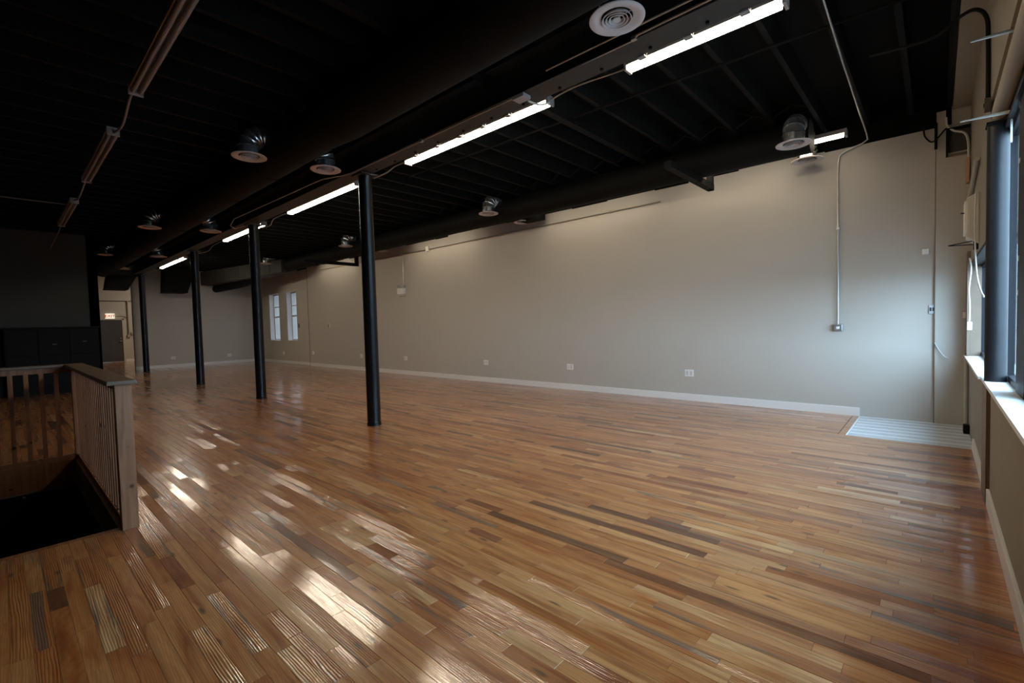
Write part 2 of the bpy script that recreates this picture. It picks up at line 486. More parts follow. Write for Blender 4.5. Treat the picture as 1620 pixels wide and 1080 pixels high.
struct('wall_block', [((XW, 1.60, -.02), (WB, 1.80, 4.2)), ((WB - .18, -2.5, -.02), (WB, 1.80, 4.2))], M_wall_dark, 'charcoal painted wall of the enclosed room beyond the stair railing', 'wall')
struct('wall_rear', [((XR - .2, -2.5, -.02), (XR, YN + .4, 4.8))], M_wall, 'greige wall of the back corridor holding the exit door', 'wall')
struct('wall_corridor', [((XR, YN, -.02), (XW - .2, YN + .2, 4.8)), ((XR, -2.7, 4.0), (XW, -2.5, 4.8)), ((XW - .02, -2.5, 4.2), (XW, YN, 4.8))], M_wall, 'greige side walls of the back corridor', 'wall')
struct('ceiling_corridor', [((XR - .2, -2.7, 4.8), (XW, YN + .2, 4.9))], M_wall, 'high ceiling over the back corridor', 'ceiling')

# ceiling: deck, joists, bridging, hangers
ceil = struct('ceiling', [((XW - .02, -2.7, 4.15), (.14, YN + .2, 4.25))], M_ceil, 'open black painted ceiling with rows of joists under the deck', 'ceiling')
jx = [-1.14 - .446 * i for i in range(49)] + [-.70, -.25, .10]
meA = meB = None
for x in jx:
    deep = abs(x + 3.37) < .02
    hw = .048 if deep else .025; zb = ZJ - .06 if deep else ZJ
    for (a, b) in ((-2.5, YN - .01),):
        o = boxes('joist', [((-hw, a, zb), (hw, b, 4.15))], M_joist, ceil)
        o.location = (x, 0, 0)
M_tab = mat('grey_clip_paint', (.30, .29, .27), .5)
for i in range(22):
    a, b = sorted((jx[i], jx[i + 1]))
    for s in (0, 1):
        bm = bmesh.new()
        z0, z1 = (3.93, 4.13) if s else (4.13, 3.93)
        add_tube(bm, [(a + .022, 6.72 + .05 * s, z0), (b - .022, 6.72 + .05 * s, z1)], .015, 4)
        obj('bridging', bm, M_joist, ceil)
# cream soffit strip over the windows
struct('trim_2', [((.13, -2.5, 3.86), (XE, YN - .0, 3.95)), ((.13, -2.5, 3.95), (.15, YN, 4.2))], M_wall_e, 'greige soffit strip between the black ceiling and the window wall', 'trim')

# baseboards
def base(name, lo, hi, label):
    x0, y0 = lo; x1, y1 = hi
    struct(name, [((x0, y0, 0), (x1, y1, .118))], M_white, label, 'baseboard', bevel=.004)
base('baseboard_north', (-17.6, YN - .016), (-.775, YN), 'long white baseboard along the long wall')
base('baseboard_north', (XW, YN + .034), (-17.66, YN + .05), 'white baseboard under the two narrow far windows')
base('baseboard_west', (XW, 3.49), (XW + .016, YN), 'white baseboard along the far end wall')
base('baseboard_east', (XE - .018, -2.5), (XE, 4.755), 'white baseboard below the nearer window sill')
base('baseboard_east', (XE - .018, 5.18), (XE, 6.57), 'white baseboard below the farther window sill')
base('baseboard_rear', (XR, 4.28), (XR + .016, YN), 'white baseboard beside the exit door')
struct('trim_3', [((XE - .022, 4.755, 0), (XE, 5.18, .85))], M_brown, 'brownish pilaster below the step in the window sill', 'trim')
# sill boards
s = struct('sill_1', [((.262, .3, .858), (.40, 5.02, .885)), ((.30, 5.02, .858), (.40, 5.08, .885)), ((.262, 5.08, .858), (.40, 5.25, .885))], M_sill, 'white window sill board with a notch beside the black post', 'window sill')
s = struct('sill_2', [((.248, 5.26, .858), (.40, YN - .035, .881))], M_sill, 'farther white window sill board running into the corner', 'window sill')

# windows in the east wall
def east_window(name, y0, y1, label, bars, zt=2.72):
    root = thing(name, label, 'window'); root['kind'] = 'structure'
    x0, x1 = .385, .43
    fr = boxes('window_frame', [((x0, y0, .885), (x1, y0 + .05, zt)), ((x0, y1 - .05, .885), (x1, y1, zt)), ((x0, y0, .885), (x1, y1, .93)), ((x0, y0, zt - .06), (x1, y1, zt))], M_blackg, root)
    e = [y0 + .05] + [v for b in bars for v in b] + [y1 - .05]
    boxes('head_trim', [((XE + (.002 if zt < 2 else .06), y0, zt - .03), (x0, y1, zt - .002))], M_blackg, root)
    for b in bars:
        boxes('mullion', [((x0 - .012, b[0], .885), (x1, b[1], zt))], M_blackg, root)
    for i in range(0, len(e), 2):
        boxes('pane', [((.405, e[i], .93), (.411, e[i + 1], zt - .06))], M_glass, root)
    return root
w1 = east_window('window_1', 1.60, 5.055, 'near black-framed shop window above the white sill', [(3.30, 4.34)][:0] + [(3.95, 4.32), (2.2, 2.28)])
w2 = east_window('window_2', 5.065, 7.72, 'far black-framed window between the post and the corner', [(6.28, 6.34)], 1.97)
for (yy, zz, a, b) in ((4.27, 2.32, .022, .012), (4.25, 1.72, .016, .016), (4.26, 1.51, .010, .016)):
    boxes('sticker', [((.370, yy - a, zz - b), (.373, yy + a, zz + b))], M_plate, w1)
bm = bmesh.new(); add_lathe(bm, [(.014, -.002), (.020, -.002), (.020, .002), (.014, .002)], 16)
bmesh.ops.rotate(bm, verts=bm.verts, matrix=Matrix.Rotation(math.radians(90), 3, 'Y')); bmesh.ops.translate(bm, verts=bm.verts, vec=(.369, 4.27, 2.66))
obj('ring', bm, M_galv, w1, smooth=.6)
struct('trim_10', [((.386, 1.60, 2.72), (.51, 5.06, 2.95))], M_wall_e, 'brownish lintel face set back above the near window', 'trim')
# reveals beside the windows
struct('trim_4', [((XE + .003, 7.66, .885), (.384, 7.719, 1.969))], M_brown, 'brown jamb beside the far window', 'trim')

# narrow windows of the north wall
for i, (a, b, c, d) in enumerate(NW):
    root = thing('window_%d' % (3 + i), ('left' if i == 0 else 'right') + ' one of the two narrow sash windows at the far end of the long wall', 'window'); root['kind'] = 'structure'
    yb = YN + .24
    boxes('window_frame', [((a, yb, c), (a + .03, yb + .06, d)), ((b - .04, yb, c), (b, yb + .06, d)), ((a, yb, c), (b, yb + .06, c + .05)), ((a, yb, d - .04), (b, yb + .06, d))], M_frame, root)
    boxes('meeting_rail', [((a + .04, yb - .01, 1.92), (b - .04, yb + .05, 1.98))], M_frame, root)
    boxes('muntin', [((a + .04, yb + .01, 2.36), (b - .04, yb + .04, 2.39))], M_frame, root)
    boxes('window_sill', [((a + .001, YN + .03, c - .0), (b - .001, yb, c + .012))], M_sill, root)
    boxes('pane', [((a + .04, yb + .02, c + .05), (b - .04, yb + .026, 1.93))], M_glass, root)
    boxes('pane', [((a + .04, yb + .02, 1.98), (b - .04, yb + .026, 2.36))], M_glass, root)
    boxes('pane', [((a + .04, yb + .02, 2.385), (b - .04, yb + .026, d - .04))], M_glass, root)
M_brick = mat('weathered_alley_brick', (.55, .46, .47), .9, mottle=.3, mscale=6)
struct('building_outside', [((-40, 10.4, -.3), (-8, 12, 9))], M_brick, 'pinkish brick neighbour building across the alley behind the narrow windows', 'building')
struct('ground_outside', [((.6, -40, -.4), (60, 8.6, -.25)), ((-60, 8.6, -.4), (60, 60, -.25))], M_pave, 'grey pavement outside the building', 'ground')

# stairwell
struct('stairwell', [((SX0 - .1, SY1, -2.6), (SX1 + .1, SY1 + .1, -.12)), ((SX0 - .1, SY0 - .1, -2.6), (SX1 + .1, SY0, -.12)),
                     ((SX0 - .1, SY0, -2.6), (SX0, SY1, -.30)), ((SX1, SY0, -2.6), (SX1 + .1, SY1, -.12)), ((SX0 - .1, SY0 - .1, -2.7), (SX1 + .1, SY1 + .1, -2.6))], M_black,
       'black painted stairwell shaft going down behind the wooden railing', 'stairwell')
struct('trim_5', [((SX0, SY0, -.29), (SX0 + .012, SY1, -.002))], M_pine, 'wooden fascia board under the far railing of the stairwell', 'trim')
struct('trim_6', [((SX0 + .012, SY0, -.30), (SX0 + .035, SY1, -.285))], M_galv, 'thin metal lip below the stairwell fascia board', 'trim')
struct('trim_7', [((SX0, SY1 - .012, -.16), (SX1, SY1, -.002)), ((SX0, SY1 - .045, -.18), (SX1, SY1 - .012, -.165))], M_rail, 'dark brown fascia along the right side of the stairwell', 'trim')
steps = [((SX1 - .27 * (i + 1), SY0, -2.6), (SX1 - .27 * i, SY1, -.19 * (i + 1))) for i in range(9)]
struct('stair_flight', steps, M_black, 'black stair treads descending into the stairwell', 'stairs')
tag(tube('wall_hook', [(SX0 + .012, .10, -.33), (SX0 + .06, .10, -.33), (SX0 + .075, .10, -.31)], .012, M_galv), 'small grey metal hook on the wall just inside the stairwell', 'hook')

# railing
rail = thing('stair_railing', 'knotty pine stair railing with square balusters around the stairwell', 'railing', (0, 0, 0))
boxes('newel_post', [((-4.365, .528, .0), (-4.272, .622, 1.045))], M_pine, rail, bevel=.003)
boxes('corner_post', [((-7.345, .528, .0), (-7.252, .622, 1.045))], M_pine, rail, bevel=.003)
bm = bmesh.new(); add_prism(bm, [(-7.40, .475, 1.045), (-4.20, .475, 1.045), (-4.20, .645, 1.045), (-7.40, .645, 1.045)], [(-7.40, .48, 1.072), (-4.20, .48, 1.072), (-4.20, .64, 1.072), (-7.40, .64, 1.072)])
obj('top_rail', bm, M_rail, rail, bevel=.005)
boxes('top_rail', [((-7.385, -1.75, 1.045), (-7.235, .474, 1.072))], M_rail, rail, bevel=.005)
boxes('bottom_rail', [((-7.25, .545, .0), (-4.366, .605, .045))], M_pine, rail, bevel=.003)
boxes('bottom_rail', [((-7.34, -1.75, .0), (-7.26, .527, .045))], M_pine, rail, bevel=.003)
boxes('upper_rail', [((-7.25, .555, .985), (-4.366, .595, 1.044))], M_pine, rail)
boxes('upper_rail', [((-7.32, -1.75, .985), (-7.28, .527, 1.044))], M_pine, rail)
x = -7.13
while x < -4.42:
    boxes('baluster', [((x - .019, .556, .045), (x + .019, .594, .985))], M_pine, rail, bevel=.002); x += .122
yy = .405
while yy > -1.7:
    boxes('baluster', [((-7.319, yy - .019, .045), (-7.281, yy + .019, .985))], M_pine, rail, bevel=.002); yy -= .117

# black cabinet against the charcoal wall
M_pull = mat('dull_grey_pull', (.10, .10, .10), .6)
cab = thing('counter_cabinet', 'long black counter cabinet with small pale pulls against the charcoal wall', 'cabinet', (0, 0, 0))
boxes('body', [((-16.15, .06, .0), (-15.72, 1.70, 1.57))], M_black, cab, bevel=.004)
boxes('worktop', [((-16.18, .03, 1.57), (-15.68, 1.73, 1.61))], M_black, cab, bevel=.004)
for i, ya in enumerate((.08, .62, 1.16)):
    d = boxes('door', [((-15.72, ya, .10), (-15.70, ya + .52, .92))], M_black, cab, bevel=.003)
    d = boxes('drawer', [((-15.72, ya, .95), (-15.70, ya + .52, 1.54))], M_black, cab, bevel=.003)
    if i: boxes('pull', [((-15.70, ya + .23, 1.13 + .05 * i), (-15.66, ya + .31, 1.15 + .05 * i))], M_pull, d)

# ------------------------------------------------------------------ columns, beam
COLX = [-5.97, -10.26, -14.55, -21.35]
def column(x, lab):
    c = thing('support_column', lab, 'column', (x, 3.57, 0), 'black iron columns under the ceiling beam')
    bm = bmesh.new(); add_lathe(bm, [(.100, 0), (.100, .03), (.094, .04), (.093, 3.52), (.0935, 3.521), (.0001, 3.521), (.0001, 0)], 32)
    obj('shaft', bm, M_col, c, smooth=.5)
    boxes('cap_plate', [((-.13, -.13, 3.521), (.13, .13, 3.545))], M_beam, c)
    return c
for x, lab in zip(COLX, ('tall gloss black round column nearest the camera', 'second gloss black round column from the camera', 'third gloss black round column, left of the hanging black plenum box', 'farthest and thinnest looking black round column beside the corridor opening')):
    column(x, lab)
bm = bmesh.new()
add_box(bm, (-22.7, 3.37, 3.545), (.1, 3.61, 3.56)); add_box(bm, (-22.7, 3.485, 3.56), (.1, 3.495, 3.885)); add_box(bm, (-22.7, 3.37, 3.885), (.1, 3.61, 3.899))
bt = obj('flange', bm, M_beam)
beam = thing('steel_beam', 'long dark grey steel beam carried by the row of black columns', 'beam'); bt.parent = beam
bt.name = 'girder'
for x in (-4.87, -4.44, -4.03, -3.66, -3.28, -1.79, -1.41, -1.01):
    boxes('beam_clip', [((x - .032, 3.600, 3.533), (x + .032, 3.655, 3.545)), ((x - .032, 3.645, 3.545), (x + .032, 3.655, 3.60))], M_tab, beam)
for i in range(13):
    bm = bmesh.new(); add_lathe(bm, [(.0001, 0), (.014, 0), (.014, .016), (.0001, .016)], 8, (-.8 - .44 * i, 3.55, 3.529)); obj('bolt', bm, M_black, beam)

# ------------------------------------------------------------------ ducts
def duct(name, lab, pts, radii, seams, m=M_duct):
    t = thing(name, lab, 'duct')
    bm = bmesh.new(); add_tube(bm, pts, 0, 28, radii); obj('duct_run', bm, m, t, smooth=.6)
    for (x, r) in seams:
        y, z = pts[0][1], pts[0][2]
        bm = bmesh.new(); add_tube(bm, [(x, y, z), (x + .03, y, z)], r + .006, 28); obj('seam_band', bm, m, t, smooth=.6)
    return t
DL = (2.53, 3.635); DR = (7.06, 3.685)
d1 = duct('round_duct', 'large round black duct running above the left side of the hall', [(.1, *DL), (-4.6, *DL), (-5.1, *DL), (-21.6, *DL)], [.262, .262, .23, .23],
     [(-1.3, .256), (-2.6, .256), (-4.6, .256)] + [(-5.1 - 1.5 * i, .23) for i in range(11)])
d2 = duct('round_duct', 'long round black duct running beside the long greige wall', [(-1.19, *DR), (-17.2, *DR)], [.21, .21], [(-1.4 - 1.5 * i, .207) for i in range(10)])
bm = bmesh.new()
add_prism(bm, [(-17.1, 6.80, 3.42), (-17.1, 7.35, 3.42), (-17.1, 7.35, 3.88), (-17.1, 6.80, 3.88)], [(-22.7, 5.75, 3.33), (-22.7, 6.35, 3.33), (-22.7, 6.35, 3.88), (-22.7, 5.75, 3.88)])
obj('plenum', bm, M_plenum, d2, bevel=.01)
for i in range(5):
    t_ = (i + .7) / 5.5; xx = -17.1 - 5.6 * t_; yy = 6.80 - 1.05 * t_
    boxes('flange_rib', [((xx - .02, yy - .012, 3.41 - .09 * t_), (xx + .02, yy + .5, 3.89))], M_plenum, d2)
bm = bmesh.new(); add_tube(bm, [(-19.6, 6.75, 3.36), (-20.6, 6.6, 3.26), (-22.7, 6.3, 3.20)], .15, 20); obj('branch_duct', bm, M_duct, d2, smooth=.6)
# hanging return boxes
def dropbox(lab, lo, hi, skew):
    t = thing('plenum_box', lab, 'duct box')
    bm = bmesh.new(); (x0, y0, z0), (x1, y1, z1) = lo, hi
    add_prism(bm, [(x0, y0, z0), (x1, y0, z0), (x1, y1, z0), (x0, y1, z0)], [(x0, y0 + skew[0], z1), (x1, y0 + skew[0], z1), (x1, y1 + skew[1], z1), (x0, y1 + skew[1], z1)])
    obj('box_body', bm, M_duct, t, bevel=.01)
    bm = bmesh.new(); add_box(bm, (x0 - .01, y0 - .01, z0 - .01), (x1 + .01, y1 + .01, z0 + .015)); obj('rim', bm, M_duct, t)
    return t
dropbox('black sheet metal return box hanging in front of the bright corridor opening', (-22.3, 2.60, 3.00), (-21.6, 3.22, 3.52), (.08, .28))
boxes('plenum_panel', [((-22.2, 2.72, 3.50), (-21.6, 3.50, 3.70))], M_plenum, bpy.data.objects['plenum_box'])
dropbox('black sheet metal return box hanging before the far end wall', (-22.7, 4.36, 2.97), (-22.0, 5.12, 3.90), (.06, .30))

# brackets at the long wall
def strut(x, y0, lab, z):
    t = thing('duct_strut', lab, 'bracket')
    boxes('arm', [((x - .05, y0, z), (x + .05, 7.58, z + .09))], M_duct, t)
    boxes('hanger_leg', [((x - .04, 7.50, z + .0), (x + .04, 7.60, ZJ))], M_black, t)
strut(-2.62, 6.0, 'short black strut below the wall duct, right of the wall conduit end', 3.39)
strut(-13.3, 5.9, 'black cross strut behind the nearest column, under the far part of the wall duct', 3.30)
tag(boxes('duct_hanger', [((-6.6, 7.60, 3.56), (-6.1, 7.84, 3.68)), ((-6.45, 7.66, 3.68), (-6.25, 7.76, ZJ))], M_black, bevel=.01), 'small black hanger block above the wall conduit right of a vent', 'bracket')

# ------------------------------------------------------------------ vents
def vent_proto():
    t = thing('ceiling_vent', 'x', 'vent')
    bm = bmesh.new(); add_lathe(bm, [(.100, .010), (.125, .002), (.150, -.006), (.166, .000), (.167, .006), (.150, .004), (.125, .014), (.100, .030)], 40)
    obj('flange', bm, M_vent, t, smooth=.7)
    for r in (.084, .063, .043):
        bm = bmesh.new(); add_lathe(bm, [(r, -.004), (r + .006, -.005), (r - .004, .014), (r - .006, .014)], 36); obj('louver_ring', bm, M_vent, t, smooth=.7)
    bm = bmesh.new(); add_lathe(bm, [(.0005, -.006), (.024, -.004), (.020, .010), (.0005, .010)], 24); obj('center_disc', bm, M_vent, t, smooth=.7)
    boxes('crossbar', [((-.1, -.002, .010), (.1, .002, .014))], M_vent, t)
    bm = bmesh.new(); add_lathe(bm, [(.101, .012), (.101, .10), (.096, .10), (.096, .012)], 32); obj('collar', bm, M_tin, t, smooth=.5)
    bm = bmesh.new(); add_lathe(bm, [(.0005, .070), (.095, .070), (.095, .074), (.0005, .074)], 24); obj('damper', bm, M_black, t)
    return t
def elbow(t, sgn, reach, zc):
    """gored tin elbow from the collar up and over to the duct side"""
    R = .135; n = 4
    for i in range(n):
        a0, a1 = (math.pi / 2) * i / n, (math.pi / 2) * (i + 1) / n
        def ring(a, k=1):
            c = Vector((0, sgn * R * (1 - math.cos(a)), .10 + R * math.sin(a)))
            ax = Vector((0, sgn * math.sin(a), math.cos(a)))
            s = Vector((1, 0, 0)); tt = ax.cross(s)
            return [c + .103 * k * (math.cos(2 * math.pi * j / 28) * s + math.sin(2 * math.pi * j / 28) * tt) for j in range(28)]
        bm = bmesh.new(); A, m1, m2, B = ring(a0 + .02, 1.045), ring(a0 + .05, 1.0), ring(a1 - .03, 1.0), ring(a1 - .005, 1.03)
        rs = [[bm.verts.new(p) for p in q] for q in (A, m1, m2, B)]
        for q0, q1 in zip(rs, rs[1:]):
            for j in range(28): bm.faces.new((q0[j], q0[(j + 1) % 28], q1[(j + 1) % 28], q1[j]))
        obj('elbow_gore', bm, M_tin, t, smooth=1.2)
    bm = bmesh.new(); add_tube(bm, [(0, sgn * R, .10 + R), (0, sgn * (R + reach), .10 + R + zc)], .101, 24); obj('takeoff', bm, M_tin, t, smooth=.6)
proto = vent_proto()
protos = {}
VENTS = [  # x, y, z, side toward duct, label
    (-6.18, 2.14, 3.50, 1, 'round vent on a ribbed tin elbow, nearest one left of the left duct'),
    (-11.73, 2.14, 3.52, 1, 'middle one of the three round vents along the dark left side of the left duct'),
    (-17.44, 2.14, 3.65, 1, 'farthest round vent on the dark left side of the left duct, beside the charcoal wall'),
    (-1.68, 3.03, 3.52, -1, 'large white round vent at the top of the picture, nearest to the camera'),
    (-6.04, 3.03, 3.51, -1, 'round vent on a short shiny elbow between the left duct and the nearest column'),
    (-11.08, 3.03, 3.46, -1, 'round vent with shiny collar just left of the second column'),
    (-15.75, 3.03, 3.48, -1, 'small far round vent hanging at the left end of the last lit lamp'),
    (-1.31, 6.65, 3.50, 1, 'round vent with a bright tin elbow near the windows, left of the short lamp'),
    (-6.60, 6.65, 3.59, 1, 'round vent with looping ribbed elbow right of the nearest column'),
    (-12.27, 6.65, 3.69, 1, 'round vent with ribbed elbow just left of the nearest column'),
    (-17.46, 6.44, 3.73, 1, 'tiny far round vent with ribbed elbow just right of the second column'),
    (-1.35, 7.69, 3.56, -1, 'round white vent against the long wall, below the bright elbow vent by the windows'),
    (-6.60, 7.69, 3.57, -1, 'round vent seen against the long wall below the small black hanger block'),
    (-12.13, 7.69, 3.64, -1, 'round vent half hidden right behind the nearest column'),
    (-17.50, 7.69, 3.73, -1, 'tiny far vent above the right narrow window'),
    (-21.84, 6.93, 3.60, -1, 'tiny far vent between the second and third columns'),
]
for i, (x, y, z, sg, lab) in enumerate(VENTS):
    t = proto if i == 0 else copy_tree(proto)
    if i == 0:
        base_children = None
    t.location = (x, y, z); t.scale = (1.16, 1.16, 1.16); t['label'] = lab; t['group'] = 'round air vents on the two black ducts'
    VENTS[i] = (t, sg)
for t, sg in VENTS:
    if sg in protos:
        for ch in protos[sg]:
            c = ch.copy(); COL.objects.link(c); c.parent = t
    else:
        before = set(t.children); elbow(t, sg, .10, 0.0); protos[sg] = [c for c in t.children if c not in before]

# ------------------------------------------------------------------ lamps
def lamp(L, lit, lab, loc, group, tilt=0):
    t = thing('fluorescent_lamp', lab, 'lamp', loc, group)
    h = L / 2
    bm = bmesh.new()
    sec = [(-.058, .018), (-.050, .070), (.050, .070), (.058, .018), (.050, .018), (.012, .034), (-.012, .034), (-.050, .018)]
    add_prism(bm, [(-h, a, b) for a, b in sec], [(h, a, b) for a, b in sec])
    obj('housing', bm, M_fix, t)
    for s in (-1, 1):
        bm = bmesh.new(); add_tube(bm, [(-h + .03, s * .028, .004), (h - .03, s * .028, .004)], .019, 12); obj('tube', bm, {1: M_tube, 2: M_dim, 0: M_off}[int(lit)], t, smooth=.8)
        boxes('hanger_rod', [((s * h * .8 - .006, -.006, .07), (s * h * .8 + .006, .006, ZJ - loc[2]))], M_black, t)
        boxes('end_cap', [((s * h - .012, -.056, -.020), (s * h + .012, .056, .070))], M_fix, t, bevel=.003)
    return t
LY, LZ = 3.86, 3.62
GL = 'lit fluorescent lamps beside the steel beam'
lamp(2.44, True, 'lit long fluorescent lamp right of the nearest column', (-4.13, LY, LZ), GL)
lamp(1.24, True, 'lit fluorescent lamp at the top edge of the picture, nearest the windows', (-1.43, LY + .02, LZ + .01), GL)
lamp(2.5, True, 'lit long fluorescent lamp between the first and second columns', (-7.93, LY, LZ), GL)
lamp(2.5, True, 'lit fluorescent lamp partly hidden behind the second column', (-11.75, LY, LZ), GL)
lamp(2.44, True, 'farthest lit lamp of the row, left of the third column', (-18.55, 3.87, 3.625), GL)
lamp(.60, True, 'short lit lamp end to end with the farthest lamp of the row', (-16.98, 3.87, 3.625), GL)
GW = 'lamps of the row hidden behind the wall duct'
lamp(2.44, 2, 'lamp near the long wall and windows, mostly hidden by the duct end', (-2.09, 7.40, 3.70), GW)
lamp(2.44, 2, 'weak lamp behind the wall duct near the end of the wall conduit', (-4.95, 7.40, 3.74), GW)
lamp(2.44, 2, 'weak lamp behind the wall duct near the small white conduit box', (-9.5, 7.40, 3.74), GW)
lamp(2.44, 2, 'weak lamp behind the far end of the wall duct', (-15.2, 7.40, 3.74), GW)
GO = 'unlit fluorescent lamps on the dark left side'
lamp(2.44, False, 'unlit lamp running off the top edge of the picture', (-4.28, .955, 3.62), GO)
lamp(2.35, False, 'middle one of the three unlit lamps on the dark left side', (-7.95, .955, 3.62), GO)
lamp(2.44, False, 'farthest unlit lamp, just above the charcoal wall', (-11.9, .95, 3.62), GO)
cl = bpy.data.objects.new('corridor_lamp_light', bpy.data.lights.new('corridor_lamp_light', 'AREA'))
cl.data.shape = 'RECTANGLE'; cl.data.size = 2.4; cl.data.size_y = .3; cl.data.energy = 110; cl.data.color = (1, .9, .74); cl.location = (-27.5, 6.3, 4.5)
COL.objects.link(cl)

# ------------------------------------------------------------------ conduits and cables
def conduit(lab, pts, r=.009, m=M_galv, n=0, name='conduit', cat='conduit', clips=()):
    o = tube(name, pts, r, m, None, 8, n); tag(o, lab, cat)
    for c in clips:
        b = boxes('clip', [((c[0] - .02, c[1] - .016, c[2] - .016), (c[0] + .02, c[1] + .016, c[2] + .016))], m, o)
    return o
conduit('thin bright conduit along the underside of the steel beam, ending beside a shiny vent', [(-2.95, 3.375, 3.53), (-5.9, 3.37, 3.53), (-6.1, 3.30, 3.51), (-6.5, 3.2, 3.53), (-10.0, 3.14, 3.55), (-10.3, 3.16, 3.47), (-10.5, 3.3, 3.46), (-10.3, 3.42, 3.50)], clips=((-4.4, 3.375, 3.53),))
conduit('upper one of two parallel conduits left of the beam near the top vent', [(-2.5, 3.27, 3.57), (.05, 3.27, 3.57)])
conduit('lower one of two parallel conduits, bending away near the top vent', [(-3.0, 3.39, 3.56), (-1.75, 3.38, 3.55), (-1.68, 3.34, 3.55), (-1.15, 3.33, 3.55), (.05, 3.33, 3.56)], clips=((-1.72, 3.36, 3.55),))
conduit('thin cable joining the two nearest lit lamps', [(-2.90, LY, LZ + .03), (-2.6, LY - .01, LZ + .05), (-2.2, LY + .02, LZ + .04), (-2.05, LY + .02, LZ + .03)], .009, n=4, name='lamp_cable', cat='cable')
conduit('cable leaving the right end of the nearest lit lamp', [(-.81, LY + .02, LZ + .04), (-.5, LY, LZ + .06), (.05, LY, LZ + .08)], .009, name='lamp_cable', cat='cable')
conduit('sagging cable from the long lamp to the nearest column', [(-5.35, LY, LZ + .03), (-5.6, LY - .03, LZ + .02), (-5.72, LY - .1, LZ - .06), (-5.89, 3.66, LZ - .12)], .009, n=5, name='lamp_cable', cat='cable')
conduit('sagging cable between the lamps left of the nearest column and the second column', [(-9.18, LY, LZ + .03), (-9.9, LY - .02, LZ + .02), (-10.05, LY - .05, LZ - .10), (-10.2, 3.67, LZ - .14)], .009, n=5, name='lamp_cable', cat='cable')
conduit('sagging cable from the partly hidden lamp toward the third column', [(-13.0, LY, LZ + .03), (-13.9, LY - .02, LZ), (-14.2, LY - .05, LZ - .10), (-14.5, 3.67, LZ - .14)], .009, n=5, name='lamp_cable', cat='cable')
jb = tag(boxes('junction_box', [((-2.98, 3.36, 3.505), (-2.84, 3.47, 3.54))], M_fix, bevel=.008), 'small flat white junction box under the beam at the lamp end', 'junction box')
conduit('short white cable from the flat junction box to the lamp end', [(-2.9, 3.5, 3.52), (-2.86, 3.62, 3.51), (-2.84, 3.74, 3.56), (-2.90, 3.82, 3.62)], .01, M_cable, 4, 'lamp_cable', 'cable')
conduit('galvanised conduit crossing under the ceiling and dropping down the wall to the grey outlet box', [(-.66, 3.9, 3.87), (-.67, 5.5, 3.78), (-.68, 7.6, 3.72), (-.69, 7.84, 3.71), (-.75, 7.90, 3.69), (-.93, 7.90, 3.64), (-1.0, 7.905, 3.60), (-1.02, 7.905, 3.5), (-1.02, 7.905, 1.27)], .0095, clips=((-1.02, 7.905, 2.6),))
ob = thing('outlet_box', 'grey round-cornered steel outlet box at the end of the wall conduit', 'outlet', (-1.02, YN, 1.225))
boxes('box', [((-.055, -.045, -.05), (.055, 0, .05))], M_galv, ob, bevel=.012)
boxes('receptacle', [((-.02, -.049, -.018), (.02, -.044, .018))], M_plate, ob, bevel=.003)
conduit('thin grey conduit running along the long wall below the duct', [(-3.6, 7.915, 3.475), (-10.1, 7.915, 3.47), (-16.5, 7.915, 3.52)], .012, M_pipe, clips=((-4.6, 7.915, 3.475), (-7.5, 7.915, 3.472)))
o = thing('junction_box', 'small white box on the long wall conduit near the top of the wall', 'junction box', (-10.2, 7.93, 3.475))
boxes('box', [((-.05, -.06, -.07), (.05, 0, .07))], M_plate, o, bevel=.004)
o = thing('emergency_light', 'white twin-head emergency light hanging from a conduit on the long wall', 'emergency light', (-11.45, YN, 2.40))
boxes('housing', [((-.15, -.10, -.06), (.15, -.01, .10))], M_plate, o, bevel=.008)
boxes('battery_base', [((-.12, -.09, -.115), (.14, -.01, -.06))], M_frame, o, bevel=.006)
for s in (-1, 1):
    bm = bmesh.new(); add_tube(bm, [(s * .12, -.05, .10), (s * .14, -.06, .15)], .014, 8); nk = obj('lamp_neck', bm, M_plate, o)
    bm = bmesh.new(); add_tube(bm, [(s * .13, -.04, .16), (s * .16, -.10, .15)], .04, 14, [.03, .046]); obj('lamp_head', bm, M_galv, o, smooth=.6)
conduit('thin vertical conduit feeding the emergency light', [(-11.40, 7.9, 3.72), (-11.43, 7.9, 3.5), (-11.36, 7.9, 3.42), (-11.36, 7.9, 2.5)], .011, clips=((-11.42, 7.9, 3.46), (-11.36, 7.9, 3.1)))
conduit('dark vertical pipe at the step in the long wall beside the far windows', [(-17.66, YN + .02, 0), (-17.66, YN + .02, 3.72)], .02, M_brown, name='wall_pipe', cat='pipe')
conduit('thin black pipe crossing under the joists right of the lamps', [(.05, 4.95, 3.885), (-1.5, 4.9, 3.885), (-6.5, 4.7, 3.885)], .014, M_ceil, name='sprinkler_pipe', cat='pipe')
conduit('pale cable hanging between the nearest and middle unlit lamps', [(-5.5, .955, 3.66), (-5.75, .95, 3.66), (-6.2, .955, 3.55), (-6.5, .93, 3.55), (-6.77, .955, 3.66)], .012, M_off, 5, 'lamp_cable', 'cable')
conduit('pale cable hanging between the middle and farthest unlit lamps', [(-9.13, .955, 3.66), (-9.4, .95, 3.62), (-10.0, .94, 3.55), (-10.4, .94, 3.6), (-10.7, .95, 3.66)], .012, M_off, 5, 'lamp_cable', 'cable')
conduit('pale cable running from the farthest unlit lamp to the charcoal wall', [(-13.1, .95, 3.66), (-13.6, .95, 3.6), (-14.6, .95, 3.58), (-16.1, .95, 3.55)], .012, M_off, 4, 'lamp_cable', 'cable')
conduit('thin cable crossing the dark ceiling at the left edge above the charcoal wall', [(-11.4, -2.4, 3.70), (-11.3, .9, 3.69)], .009, M_off, name='lamp_cable', cat='cable')

